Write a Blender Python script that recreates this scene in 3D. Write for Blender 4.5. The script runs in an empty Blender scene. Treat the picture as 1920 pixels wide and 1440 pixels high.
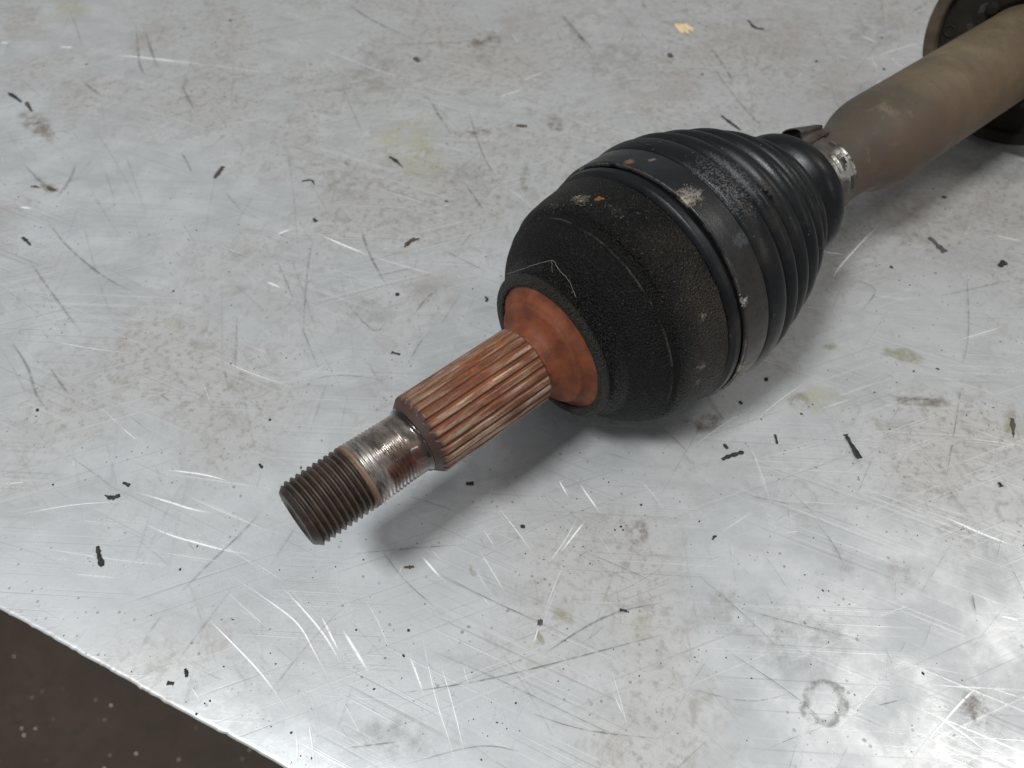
import bpy, bmesh, math, random
from mathutils import Vector, Matrix
import numpy as np

# ------------------------------------------------------------------ camera, world, lamps, exposure
S = bpy.context.scene
C = S.collection
R = math.radians
MM = 0.001
AXIS_H = 0.0536                      # height of the joint axis over the bench

RIGHT = Vector((0.7574330, -0.6529129, 0.0))
UP = Vector((0.5172699, 0.6000759, 0.6101974))
FWD = Vector((0.3984057, 0.4621836, -0.7922494))
CAM = Vector((-0.0237898, -0.1334917, 0.2758501))

cam = bpy.data.cameras.new("camera")
cam_o = bpy.data.objects.new("camera", cam)
C.objects.link(cam_o)
cam.sensor_fit = 'HORIZONTAL'; cam.sensor_width = 36.0
cam.lens = 1445.0 / 1920.0 * 36.0
cam.clip_start = 0.005; cam.clip_end = 50.0
m = Matrix((RIGHT, UP, -FWD)).transposed().to_4x4(); m.translation = CAM
cam_o.matrix_world = m
cam.dof.use_dof = True
cam.dof.focus_distance = 0.285
cam.dof.aperture_fstop = 12.5
S.camera = cam_o

w = bpy.data.worlds.new("World"); S.world = w; w.use_nodes = True
bg = w.node_tree.nodes['Background']
bg.inputs[0].default_value = (0.93, 0.965, 1.0, 1); bg.inputs[1].default_value = 0.24

def lamp(name, loc, target, sx, sy, power, col):
    l = bpy.data.lights.new(name, 'AREA'); l.shape = 'RECTANGLE'; l.size = sx; l.size_y = sy
    l.energy = power; l.color = col
    o = bpy.data.objects.new(name, l); C.objects.link(o); o.location = loc
    o.rotation_euler = (Vector(target) - Vector(loc)).to_track_quat('-Z', 'Y').to_euler()
    return o
lamp("ceiling_lamp", (-0.92, 0.02, 1.95), (0.05, 0.0, 0.0), 0.38, 0.38, 38, (0.965, 0.99, 1.0))
lamp("ceiling_lamp", (1.22, -0.66, 1.9), (0.1, 0.0, 0.0), 0.36, 0.60, 8.0, (1.0, 0.965, 0.92))
lamp("ceiling_lamp", (0.75, -2.3, 1.6), (0.0, 0.0, 0.0), 0.9, 0.22, 4.5, (1.0, 0.98, 0.96))

S.view_settings.view_transform = 'Standard'
S.view_settings.look = 'None'
S.view_settings.exposure = 0.14
S.view_settings.gamma = 1.0
S.view_settings.use_curve_mapping = False
S.render.engine = 'CYCLES'
S.cycles.transparent_max_bounces = 16
S.cycles.max_bounces = 6; S.cycles.diffuse_bounces = 3; S.cycles.glossy_bounces = 3

# ------------------------------------------------------------------ helpers
def px(x, y, z=0.0):
    """a place on the bench seen at photo pixel x, y (metres)"""
    d = RIGHT * ((x - 960) / 1445.0) + UP * (-(y - 720) / 1445.0) + FWD
    t = (z - CAM.z) / d.z
    return CAM + d * t

def link(name, me, mat=None, parent=None, loc=None, smooth=True):
    o = bpy.data.objects.new(name, me); C.objects.link(o)
    if mat:
        for mm in (mat if isinstance(mat, (list, tuple)) else [mat]): me.materials.append(mm)
    if parent: o.parent = parent
    if loc is not None: o.location = loc
    if smooth:
        me.polygons.foreach_set('use_smooth', [True] * len(me.polygons))
    return o
def tag(o, label=None, cat=None, group=None, kind=None):
    if label: o['label'] = label
    if cat: o['category'] = cat
    if group: o['group'] = group
    if kind: o['kind'] = kind
    return o
def empty(name, loc=(0, 0, 0)):
    o = bpy.data.objects.new(name, None); C.objects.link(o); o.location = loc; o.empty_display_size = 0.02
    return o

def grid_mesh(name, P, close_u=True):
    """P[i][j] : rows along x, columns round the axis (metres)"""
    P = np.asarray(P, float); n, k, _ = P.shape
    me = bpy.data.meshes.new(name)
    idx = np.arange(n * k).reshape(n, k)
    a = idx[:-1, :]; b = idx[1:, :]
    kk = k if close_u else k - 1
    j = np.arange(kk); j2 = (j + 1) % k
    F = np.stack([a[:, j], a[:, j2], b[:, j2], b[:, j]], -1).reshape(-1, 4)
    me.from_pydata(P.reshape(-1, 3).tolist(), [], F.tolist()); me.update()
    return me

# the joint and stub lie along +X ; the tube leaves the joint at a slight angle
TY, TZ = -0.0420, 0.0097
def axis_at(x):
    """axis offset (y, z) in mm at x mm"""
    if x <= 172: s = 0.0
    elif x >= 262: s = 1.0
    else:
        t = (x - 172) / 90.0; s = t * t * (3 - 2 * t)
    return TY * (x - 150) * s, TZ * (x - 150) * s

def revolve(name, prof, nseg=128, rfun=None, bent=False):
    th = np.linspace(0, 2 * np.pi, nseg, endpoint=False)
    rows = []
    for (x, r) in prof:
        rr = np.full(nseg, r) if rfun is None else rfun(x, r, th)
        oy, oz = axis_at(x) if bent else (0, 0)
        rows.append(np.stack([np.full(nseg, x), oy + rr * np.cos(th), oz + rr * np.sin(th)], -1) * MM)
    return grid_mesh(name, rows)
def dense(prof, step=0.6):
    out = [prof[0]]
    for a, b in zip(prof[:-1], prof[1:]):
        d = math.hypot(b[0] - a[0], b[1] - a[1]); n = max(1, int(d / step))
        for i in range(1, n + 1):
            t = i / n; out.append((a[0] + (b[0] - a[0]) * t, a[1] + (b[1] - a[1]) * t))
    return out
def curve(prof, per=6):
    """Catmull-Rom through the profile points"""
    P = [np.array(p, float) for p in prof]; P = [2 * P[0] - P[1]] + P + [2 * P[-1] - P[-2]]
    out = []
    for i in range(1, len(P) - 2):
        for k in range(per):
            t = k / per
            a, b, c, d = P[i - 1], P[i], P[i + 1], P[i + 2]
            out.append(tuple(0.5 * (2 * b + (c - a) * t + (2 * a - 5 * b + 4 * c - d) * t * t + (3 * b - a - 3 * c + d) * t ** 3)))
    out.append(tuple(P[-2])); return out

# ------------------------------------------------------------------ node materials
class N:
    def __init__(self, name, dim='3D'):
        self.dim = dim
        self.m = bpy.data.materials.new(name); self.m.use_nodes = True
        self.t = self.m.node_tree; self.b = self.t.nodes['Principled BSDF']; self.out = self.t.nodes['Material Output']
        self.tc = self.t.nodes.new('ShaderNodeTexCoord')
        self.obj = self.tc.outputs['Object']; self.uv = self.tc.outputs['UV']
    def n(self, typ, **k):
        x = self.t.nodes.new(typ)
        for a, v in k.items(): setattr(x, a, v)
        return x
    def l(self, a, b): self.t.links.new(a, b)
    def put(self, sock, v):
        if hasattr(v, 'node'): self.l(v, sock)
        elif v is not None:
            if isinstance(v, tuple) and len(v) == 3 and len(sock.default_value) == 4: v = (*v, 1)
            sock.default_value = v
    def stretch(self, along, across, ang, loc=(0, 0, 0)):
        """2D coordinates turned by ang, then squeezed: features run along ang"""
        x = self.n('ShaderNodeMapping', vector_type='TEXTURE'); self.l(self.obj, x.inputs[0])
        x.inputs['Scale'].default_value = (1.0 / along, 1.0 / across, 1.0); x.inputs['Rotation'].default_value = (0, 0, R(ang)); x.inputs['Location'].default_value = loc
        return x.outputs[0]
    def map(self, scale=(1, 1, 1), rot=(0, 0, 0), loc=(0, 0, 0), vec=None):
        x = self.n('ShaderNodeMapping'); self.l(vec or self.obj, x.inputs[0])
        x.inputs['Scale'].default_value = scale; x.inputs['Rotation'].default_value = rot; x.inputs['Location'].default_value = loc
        return x.outputs[0]
    def noise(self, scale, detail=4, rough=0.6, vec=None, dist=0.0, out=0):
        x = self.n('ShaderNodeTexNoise', noise_dimensions=self.dim); self.l(vec or self.obj, x.inputs['Vector'])
        x.inputs['Scale'].default_value = scale; x.inputs['Detail'].default_value = detail
        x.inputs['Roughness'].default_value = rough; x.inputs['Distortion'].default_value = dist
        return x.outputs[out]
    def voro(self, scale, vec=None, feature='F1', out=0, rand=1.0):
        x = self.n('ShaderNodeTexVoronoi', feature=feature, voronoi_dimensions=self.dim); self.l(vec or self.obj, x.inputs['Vector'])
        x.inputs['Scale'].default_value = scale; x.inputs['Randomness'].default_value = rand
        return x.outputs[out]
    def ramp(self, v, a, b, lo=0.0, hi=1.0, smooth=True):
        x = self.n('ShaderNodeMapRange'); x.interpolation_type = 'SMOOTHSTEP' if smooth else 'LINEAR'
        self.put(x.inputs[0], v); x.inputs[1].default_value = a; x.inputs[2].default_value = b
        x.inputs[3].default_value = lo; x.inputs[4].default_value = hi
        return x.outputs[0]
    def math(self, op, a, b=None, c=None):
        x = self.n('ShaderNodeMath', operation=op)
        self.put(x.inputs[0], a)
        if b is not None: self.put(x.inputs[1], b)
        if c is not None: self.put(x.inputs[2], c)
        return x.outputs[0]
    def mix(self, f, a, b):
        x = self.n('ShaderNodeMix', data_type='RGBA')
        self.put(x.inputs[0], f); self.put(x.inputs[6], a); self.put(x.inputs[7], b)
        return x.outputs[2]
    def fmix(self, f, a, b):
        x = self.n('ShaderNodeMix', data_type='FLOAT')
        self.put(x.inputs[0], f); self.put(x.inputs[2], a); self.put(x.inputs[3], b)
        return x.outputs[0]
    def xyz(self, vec=None):
        x = self.n('ShaderNodeSeparateXYZ'); self.l(vec or self.obj, x.inputs[0]); return x.outputs
    def dist(self, p, vec=None):
        x = self.n('ShaderNodeVectorMath', operation='DISTANCE'); self.l(vec or self.obj, x.inputs[0])
        x.inputs[1].default_value = p; return x.outputs['Value']
    def radius(self):
        s = self.xyz(); return self.math('SQRT', self.math('ADD', self.math('MULTIPLY', s[1], s[1]), self.math('MULTIPLY', s[2], s[2])))
    def bump(self, h, strength=0.5, dist=0.0005, prev=None):
        x = self.n('ShaderNodeBump'); self.put(x.inputs['Height'], h)
        x.inputs['Strength'].default_value = strength; x.inputs['Distance'].default_value = dist
        if prev is not None: self.l(prev, x.inputs['Normal'])
        return x.outputs[0]
    def set(self, col=None, rough=None, metal=None, normal=None, spec=None, alpha=None, coat=None):
        b = self.b
        for k, v in (('Base Color', col), ('Roughness', rough), ('Metallic', metal), ('Normal', normal), ('Specular IOR Level', spec), ('Alpha', alpha), ('Coat Weight', coat)):
            if v is not None: self.put(b.inputs[k], v)
        return self.m

def mat_bench():
    k = N('bench_sheet_metal', '2D')
    s = k.xyz()
    big = k.noise(9, 2, 0.55); mid = k.noise(38, 4, 0.65); fine = k.noise(260, 3, 0.7)
    cloud = k.noise(95, 4, 0.72, dist=0.6)
    gx = k.ramp(k.math('ADD', s[0], k.math('MULTIPLY', s[1], 0.35)), -0.38, 0.12)
    col = k.mix(k.ramp(mid, 0.3, 0.72), (0.485, 0.50, 0.508), (0.64, 0.652, 0.658))
    col = k.mix(k.math('MULTIPLY', k.math('ADD', gx, k.ramp(big, 0.45, 0.7)), 0.44), col, (0.515, 0.487, 0.450))
    side = k.math('ADD', big, k.math('MULTIPLY', gx, 0.17))
    # grime film, stronger in patches
    gr = k.math('MULTIPLY', k.ramp(fine, 0.48, 0.76), k.ramp(side, 0.44, 0.74))
    col = k.mix(k.math('MULTIPLY', gr, 0.55), col, (0.24, 0.22, 0.195))
    smear = k.math('MULTIPLY', k.ramp(cloud, 0.47, 0.72), k.ramp(side, 0.34, 0.70))
    col = k.mix(k.math('MULTIPLY', smear, 0.58), col, (0.30, 0.28, 0.255))
    wipe = k.noise(1.0, 3, 0.6, vec=k.stretch(14, 75, -52))
    col = k.mix(k.math('MULTIPLY', k.ramp(wipe, 0.52, 0.75), 0.30), col, (0.40, 0.40, 0.395))
    # tiny specks of grit ground into the sheet
    vc = k.n('ShaderNodeTexVoronoi', voronoi_dimensions='2D'); k.l(k.obj, vc.inputs['Vector']); vc.inputs['Scale'].default_value = 330
    vcol = k.xyz(vc.outputs['Color'])
    sp = k.math('MULTIPLY', k.math('LESS_THAN', k.math('ADD', vc.outputs['Distance'], k.math('MULTIPLY', k.math('SUBTRACT', fine, .5), .35)), k.ramp(vcol[0], .80, 1.0, 0.0, .19)), k.ramp(mid, 0.44, 0.60))
    col = k.mix(k.math('MULTIPLY', sp, 0.50), col, (0.10, 0.09, 0.08))
    # fine rubbed hairlines in several directions
    dark = None; light = None
    for i, (ang, sc, ln) in enumerate(((-44, 900, 7), (-66, 800, 6), (-20, 760, 5))):
        v = k.stretch(ln, sc, ang, loc=(i * .17, i * .23, 0))
        q = k.noise(1.0, 2, 0.5, vec=v)
        patch = k.ramp(k.noise(14 + i * 3, 1, vec=k.map(loc=(i * 5, 0, 1))), 0.38, 0.62)
        d = k.math('MULTIPLY', k.ramp(q, 0.645, 0.74), patch)
        g = k.math('MULTIPLY', k.ramp(q, 0.355, 0.26), patch)
        dark = d if dark is None else k.math('MAXIMUM', dark, d)
        light = g if light is None else k.math('MAXIMUM', light, g)
    col = k.mix(k.math('MULTIPLY', dark, 0.30), col, (0.24, 0.235, 0.23))
    col = k.mix(k.math('MULTIPLY', light, 0.40), col, (0.80, 0.80, 0.80))
    rough = k.fmix(k.ramp(mid, 0.3, 0.7), 0.50, 0.38)
    rough = k.math('ADD', rough, k.math('MULTIPLY', smear, 0.14))
    rough = k.math('SUBTRACT', rough, k.math('MULTIPLY', light, 0.12))
    bh = k.math('ADD', k.math('MULTIPLY', k.math('SUBTRACT', light, dark), 0.35), k.math('MULTIPLY', fine, 0.5))
    bn = k.bump(k.math('ADD', big, k.math('MULTIPLY', mid, 0.35)), 0.24, 0.0020)
    return k.set(col, rough, 0.46, k.bump(bh, 0.35, 0.00012, bn))

def mat_scratch(name, col, metal, rough, amax, brk=(0.25, 0.5), scale=700):
    k = N(name, '2D'); u = k.xyz(k.uv)
    at = k.n('ShaderNodeAttribute', attribute_name='amp')
    edge = k.ramp(k.math('ABSOLUTE', u[1]), 1.0, 0.15)
    end = k.math('MULTIPLY', k.ramp(u[0], 0.0, 0.30), k.ramp(u[0], 1.0, 0.62))
    br = k.ramp(k.noise(scale, 2, 0.7), brk[0], brk[1])
    a = k.math('MULTIPLY', k.math('MULTIPLY', edge, end), k.math('MULTIPLY', br, k.math('MULTIPLY', at.outputs['Fac'], amax)))
    k.set(col, rough, metal, alpha=a)
    return k.m
def mat_stain(name, col, amax, ring=False, rough=0.6, t=(0.45, 0.6), scale=160):
    k = N(name); u = k.xyz(k.uv)
    r = k.math('SQRT', k.math('ADD', k.math('MULTIPLY', u[0], u[0]), k.math('MULTIPLY', u[1], u[1])))
    nn = k.noise(scale, 4, 0.7)
    r2 = k.math('ADD', r, k.math('MULTIPLY', k.math('SUBTRACT', k.noise(scale * .6, 3), 0.5), 0.9))
    if ring: mask = k.math('MULTIPLY', k.ramp(r2, 0.45, 0.72), k.ramp(r2, 0.98, 0.76))
    else: mask = k.ramp(r2, 0.9, 0.3)
    inside = k.ramp(r, 1.0, 0.85)
    a = k.math('MULTIPLY', k.math('MULTIPLY', mask, inside), k.math('MULTIPLY', k.ramp(nn, *t), amax))
    k.set(col, rough, 0.0, alpha=a)
    return k.m

def mat_thread():
    k = N('thread_steel'); s = k.xyz(); x = s[0]
    j = k.math('MULTIPLY', k.math('SUBTRACT', k.noise(160, 3), 0.5), 0.0035)
    xx = k.math('ADD', x, j)
    r = k.radius()
    crest = k.ramp(k.math('ADD', r, k.math('MULTIPLY', k.math('SUBTRACT', k.noise(420, 3), .5), .0009)), 0.0114, 0.0122)
    streak = k.noise(1.0, 4, 0.7, vec=k.map(scale=(300, 120, 120)))
    dark = k.mix(k.ramp(streak, 0.35, 0.7), (0.016, 0.011, 0.009), (0.050, 0.033, 0.023))
    dark = k.mix(k.math('MULTIPLY', crest, 0.35), dark, (0.17, 0.125, 0.085))
    silver = k.mix(k.ramp(streak, 0.3, 0.65), (0.10, 0.085, 0.075), (0.46, 0.42, 0.39))
    brown = k.mix(k.ramp(k.noise(230, 4), 0.35, 0.65), (0.040, 0.013, 0.007), (0.105, 0.034, 0.017))
    zs = k.math('ADD', s[1], k.math('MULTIPLY', k.math('SUBTRACT', k.noise(200, 3), .5), .006))
    brown = k.mix(k.ramp(zs, -0.0095, -0.0035), brown, k.mix(k.ramp(streak, .3, .7), (0.13, 0.10, 0.083), (0.36, 0.31, 0.27)))
    orange = k.mix(k.noise(300, 3), (0.20, 0.125, 0.070), (0.13, 0.072, 0.038))
    m1 = k.ramp(xx, 0.0225, 0.0235); m2 = k.ramp(xx, 0.0242, 0.0252); m3 = k.ramp(xx, 0.0298, 0.0318)
    m4 = k.ramp(xx, 0.0437, 0.0450)
    col = k.mix(m1, dark, orange); col = k.mix(m2, col, silver); col = k.mix(m3, col, brown)
    col = k.mix(m4, col, (0.022, 0.016, 0.016))
    metal = k.fmix(m3, k.math('MULTIPLY', m2, 0.85), k.ramp(zs, -0.0095, -0.0035, 0.15, 0.8))
    metal = k.fmix(m1, 0.25, metal)
    rough = k.fmix(m2, 0.50, k.fmix(m3, 0.30, k.fmix(k.ramp(k.noise(300, 3), .4, .6), 0.20, 0.34)))
    return k.set(col, rough, metal, k.bump(k.noise(1400, 3), 0.25, 0.00015), coat=k.math('MULTIPLY', m3, 0.9))

def mat_spline():
    k = N('spline_rusted_steel'); r = k.radius(); s = k.xyz()
    st = k.noise(1.0, 4, 0.65, vec=k.map(scale=(55, 420, 420)))
    blot = k.noise(75, 4, 0.6)
    land = k.ramp(k.math('ADD', r, k.math('MULTIPLY', k.math('SUBTRACT', st, .5), .0012)), 0.01475, 0.0155)
    rust = k.mix(k.ramp(st, 0.3, 0.7), (0.090, 0.027, 0.011), (0.205, 0.068, 0.025))
    worn = k.mix(k.ramp(st, 0.35, 0.7), (0.24, 0.118, 0.060), (0.47, 0.375, 0.29))
    f = k.math('MULTIPLY', land, k.ramp(k.math('ADD', k.math('MULTIPLY', st, .55), k.math('MULTIPLY', blot, .45)), 0.40, 0.60))
    col = k.mix(k.math('MULTIPLY', f, 0.88), rust, worn)
    # streaks of fresh orange rust
    reg = k.math('MULTIPLY', k.ramp(k.dist((0.080, 0.003, 0.0150)), 0.020, 0.006), k.ramp(k.noise(1.0, 3, .7, vec=k.map(scale=(140, 480, 480), loc=(3, 1, 2))), .55, .66))
    col = k.mix(k.math('MULTIPLY', reg, .75), col, (0.36, 0.10, 0.018))
    pit = k.ramp(k.noise(900, 3, .7), .58, .70)
    col = k.mix(k.math('MULTIPLY', pit, .45), col, (0.040, 0.016, 0.010))
    # dark oil at the front chamfer
    oil = k.ramp(k.math('ADD', s[0], k.math('MULTIPLY', k.math('SUBTRACT', k.noise(260, 3), .5), .003)), 0.0512, 0.0486)
    col = k.mix(k.math('MULTIPLY', oil, 0.8), col, (0.020, 0.014, 0.013))
    rough = k.fmix(f, 0.55, 0.38)
    return k.set(col, rough, k.math('MULTIPLY', f, 0.7), k.bump(k.math('ADD', st, k.math('MULTIPLY', k.noise(1500, 3), .6)), 0.3, 0.0003))

def mat_rust_face():
    k = N('orange_rust')
    r = k.radius(); n1 = k.noise(120, 4); 
    col = k.mix(k.ramp(n1, 0.3, 0.7), (0.100, 0.026, 0.010), (0.190, 0.052, 0.019))
    rr = k.math('ADD', r, k.math('MULTIPLY', k.math('SUBTRACT', k.noise(340, 4, .7), .5), .0035))
    col = k.mix(k.ramp(rr, 0.0252, 0.0266), col, (0.030, 0.018, 0.013))
    thin = k.math('MULTIPLY', k.ramp(k.math('ABSOLUTE', k.math('SUBTRACT', rr, 0.0279)), 0.0006, 0.0), k.ramp(k.noise(70, 2, vec=k.map(loc=(1, 2, 3))), .45, .6))
    col = k.mix(k.math('MULTIPLY', thin, .5), col, (0.30, 0.22, 0.18))
    return k.set(col, k.ramp(k.noise(90, 3), .3, .7, .55, .80), 0.0, k.bump(k.math('ADD', k.noise(1300, 3), k.noise(260, 3)), 0.5, 0.0005), spec=0.35)

def mat_housing():
    k = N('cast_housing_black'); s = k.xyz(); x = s[0]
    xx = k.math('ADD', x, k.math('MULTIPLY', k.math('SUBTRACT', k.noise(220, 3), .5), .0007))
    grainy = k.math('MAXIMUM', k.ramp(xx, 0.1178, 0.1166), k.ramp(xx, 0.1312, 0.1324))
    g = k.noise(1250, 2, 0.6); g2 = k.voro(1100)
    brownz = k.math('MULTIPLY', k.ramp(xx, 0.128, 0.142), k.ramp(k.noise(45, 3), 0.30, 0.65))
    lowside = k.ramp(s[1], 0.010, -0.044)
    col = k.mix(k.math('MULTIPLY', brownz, k.math('ADD', 0.12, k.math('MULTIPLY', lowside, 0.8))), (0.0048, 0.0046, 0.0044), (0.030, 0.0235, 0.0175))
    gl = k.math('MULTIPLY', k.math('ADD', 0.40, k.math('MULTIPLY', grainy, .6)), k.math('MULTIPLY', k.ramp(g, 0.60, 0.70), k.ramp(k.noise(90, 3), .3, .65, .35, 1.0)))
    col = k.mix(k.math('MULTIPLY', gl, 0.55), col, (0.125, 0.112, 0.098))
    lip = k.ramp(xx, 0.1122, 0.1110)
    col = k.mix(k.math('MULTIPLY', lip, .75), col, (0.028, 0.026, 0.021))
    ridge = k.math('MULTIPLY', k.ramp(k.math('ABSOLUTE', k.math('SUBTRACT', xx, 0.1283)), 0.0006, 0.0), k.ramp(k.noise(120, 3), .38, .58))
    col = k.mix(k.math('MULTIPLY', ridge, .4), col, (0.12, 0.105, 0.09))
    jn = k.math('MULTIPLY', k.math('SUBTRACT', k.noise(420, 4, .75), .5), .010)
    for p, rad, c, a in (((0.1376, 0.0166, 0.0456), .0034, (0.17, 0.14, 0.115), .85), ((0.1405, 0.0105, 0.0473), .0016, (0.34, 0.14, 0.04), .8),
                         ((0.1430, -0.0405, 0.0282), .0016, (0.20, 0.17, 0.14), .7), ((0.1387, -0.0483, 0.0099), .0028, (0.20, 0.165, 0.14), .8), ((0.1382, -0.0493, 0.0021), .0024, (0.17, 0.13, 0.11), .7),
                         ((0.1330, 0.0250, 0.0400), .0030, (0.035, 0.030, 0.026), .8), ((0.1400, 0.0020, 0.0480), .0040, (0.022, 0.022, 0.022), .6)):
        d = k.math('ADD', k.dist(p), jn)
        col = k.mix(k.ramp(d, rad, rad * .3, 0, a), col, c)
    h = k.math('MULTIPLY', k.math('ADD', 0.65, k.math('MULTIPLY', grainy, 0.45)), k.math('ADD', g, k.math('MULTIPLY', g2, -0.7)))
    h = k.math('ADD', h, k.math('MULTIPLY', k.noise(220, 4), 0.35))
    return k.set(col, k.fmix(grainy, 0.60, 0.50), 0.0, k.bump(h, 1.0, 0.0016), spec=k.fmix(grainy, 0.15, 0.22))

def mat_rubber():
    k = N('boot_rubber'); s = k.xyz(); x = s[0]
    dust = k.math('MULTIPLY', k.ramp(k.noise(70, 5, .7), .45, .75), 0.5)
    low = k.ramp(s[1], 0.0, -0.05)
    far = k.ramp(x, 0.245, 0.275)
    col = k.mix(k.math('MULTIPLY', dust, k.math('ADD', 0.10, k.math('ADD', k.math('MULTIPLY', low, .55), k.math('MULTIPLY', far, .5)))), (0.0050, 0.0054, 0.0062), (0.050, 0.038, 0.027))
    # gritty dust patch on the first fold
    d = k.math('ADD', k.dist((0.1768, -0.0150, 0.0515)), k.math('MULTIPLY', k.math('SUBTRACT', k.noise(500, 4, .75), .5), .03))
    grit = k.math('MULTIPLY', k.ramp(d, 0.017, 0.004), k.ramp(k.noise(1100, 2, .8), .48, .58))
    col = k.mix(k.math('MULTIPLY', grit, .55), col, (0.13, 0.13, 0.135))
    sp = k.ramp(k.voro(260), 0.10, 0.06)
    col = k.mix(k.math('MULTIPLY', sp, .45), col, (0.15, 0.14, 0.13))
    return k.set(col, k.ramp(k.noise(60, 4), .3, .7, .32, .46), 0.0, k.bump(k.math('ADD', k.noise(900, 3), k.math('MULTIPLY', grit, 1.5)), .22, .0003), spec=0.29)

def mat_band():
    k = N('clamp_black_steel'); s = k.xyz(); x = s[0]
    n1 = k.noise(330, 4, .7)
    col = k.mix(k.ramp(k.noise(60, 4), .35, .7), (0.0085, 0.0088, 0.0095), (0.015, 0.015, 0.0155))
    low = k.ramp(s[1], -0.025, -0.052)
    col = k.mix(k.math('MULTIPLY', low, k.ramp(n1, .3, .6, .1, .45)), col, (0.060, 0.047, 0.037))
    top = k.ramp(s[1], -0.040, 0.045)
    edge = k.math('MULTIPLY', k.ramp(k.math('ADD', x, k.math('MULTIPLY', k.math('SUBTRACT', n1, .5), .0016)), 0.15905, 0.1586), k.ramp(k.noise(110, 3), .40, .60))
    col = k.mix(k.math('MULTIPLY', edge, .55), col, (0.26, 0.24, 0.22))
    bare = None; jn = k.math('MULTIPLY', k.math('SUBTRACT', k.noise(420, 4, .8), .5), .010); jm = k.ramp(k.noise(800, 3, .8), .36, .5)
    for p, rad, c, a in (((0.1605, -0.0118, 0.0515), .0042, (0.26, 0.21, 0.17), .95), ((0.1640, -0.0122, 0.0514), .0038, (0.22, 0.18, 0.15), .9),
                         ((0.1616, 0.0164, 0.0502), .0026, (0.20, 0.095, 0.045), .8), ((0.1664, 0.0101, 0.0518), .0014, (0.20, 0.14, 0.10), .8),
                         ((0.1680, -0.0322, 0.0419), .0038, (0.070, 0.078, 0.085), .5), ((0.1588, -0.0450, 0.0277), .0020, (0.45, 0.43, 0.40), .9),
                         ((0.1590, -0.0512, -0.0030), .0036, (0.27, 0.20, 0.16), .8), ((0.1645, -0.0523, -0.0072), .0045, (0.16, 0.12, 0.095), .6)):
        d = k.math('ADD', k.dist(p), jn)
        mk = k.math('MULTIPLY', k.ramp(d, rad, rad * .35, 0, a), jm)
        col = k.mix(mk, col, c); bare = mk if bare is None else k.math('MAXIMUM', bare, mk)
    return k.set(col, k.fmix(edge, k.ramp(k.noise(140, 4), .3, .7, .30, .44), 0.3), k.math('MULTIPLY', edge, .7), k.bump(k.math('ADD', k.noise(700, 3), k.math('MULTIPLY', bare, 2.0)), .2, .0004), spec=.35)

def mat_small_clamp():
    k = N('small_clamp_steel'); s = k.xyz()
    n1 = k.noise(260, 4, .7)
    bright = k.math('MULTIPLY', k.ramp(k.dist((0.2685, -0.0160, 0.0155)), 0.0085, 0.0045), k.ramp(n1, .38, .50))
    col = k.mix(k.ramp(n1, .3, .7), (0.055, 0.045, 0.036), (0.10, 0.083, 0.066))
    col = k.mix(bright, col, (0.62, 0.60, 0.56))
    return k.set(col, k.fmix(bright, .55, .30), k.fmix(bright, .25, 1.0), k.bump(k.noise(500, 3), .45, .0006))

def mat_tube():
    k = N('shaft_dull_brown_paint'); s = k.xyz()
    n1 = k.noise(35, 5, .6); n2 = k.noise(110, 4, .65)
    col = k.mix(k.ramp(n1, .35, .68), (0.092, 0.072, 0.043), (0.155, 0.114, 0.066))
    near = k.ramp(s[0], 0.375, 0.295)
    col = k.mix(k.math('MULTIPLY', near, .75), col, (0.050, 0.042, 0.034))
    col = k.mix(k.math('MULTIPLY', k.ramp(n2, .55, .75), .5), col, (0.175, 0.135, 0.09))
    col = k.mix(k.math('MULTIPLY', k.ramp(k.voro(140), .10, .06), .5), col, (0.05, 0.04, 0.03))
    turn = k.noise(1.0, 3, .6, vec=k.map(scale=(420, 12, 12)))
    col = k.mix(k.math('MULTIPLY', k.ramp(turn, .5, .75), .25), col, (0.055, 0.043, 0.030))
    fl = k.ramp(k.noise(420, 4, .75), .60, .70)
    col = k.mix(k.math('MULTIPLY', fl, .60), col, (0.042, 0.030, 0.020))
    low = k.math('MULTIPLY', k.ramp(s[1], -0.012, -0.024), .45)
    col = k.mix(low, col, (0.10, 0.055, 0.032))
    return k.set(col, k.ramp(n2, .3, .7, .5, .68), 0.0, k.bump(k.math('ADD', n2, k.math('MULTIPLY', k.noise(900, 3), .4)), .2, .0004), spec=.35)

def mat_plain(name, c1, c2, scale, rough, bstr=.3, bd=.0004, metal=0.0, spec=.5):
    k = N(name); n1 = k.noise(scale, 4, .65)
    return k.set(k.mix(k.ramp(n1, .3, .7), c1, c2), rough, metal, k.bump(k.noise(scale * 4, 3), bstr, bd), spec=spec)

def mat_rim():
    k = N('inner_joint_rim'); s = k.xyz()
    rim_brown = k.mix(k.ramp(k.noise(90, 4), .3, .7), (0.060, 0.045, 0.032), (0.10, 0.075, 0.052))
    col = k.mix(k.ramp(s[1], -0.03, 0.012), (0.012, 0.011, 0.010), rim_brown)  # mottled brown on the +Y side, fading to near black towards -Y
    return k.set(col, .62, 0.0, k.bump(k.noise(400, 4), .3, .0004), spec=.12)

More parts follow.
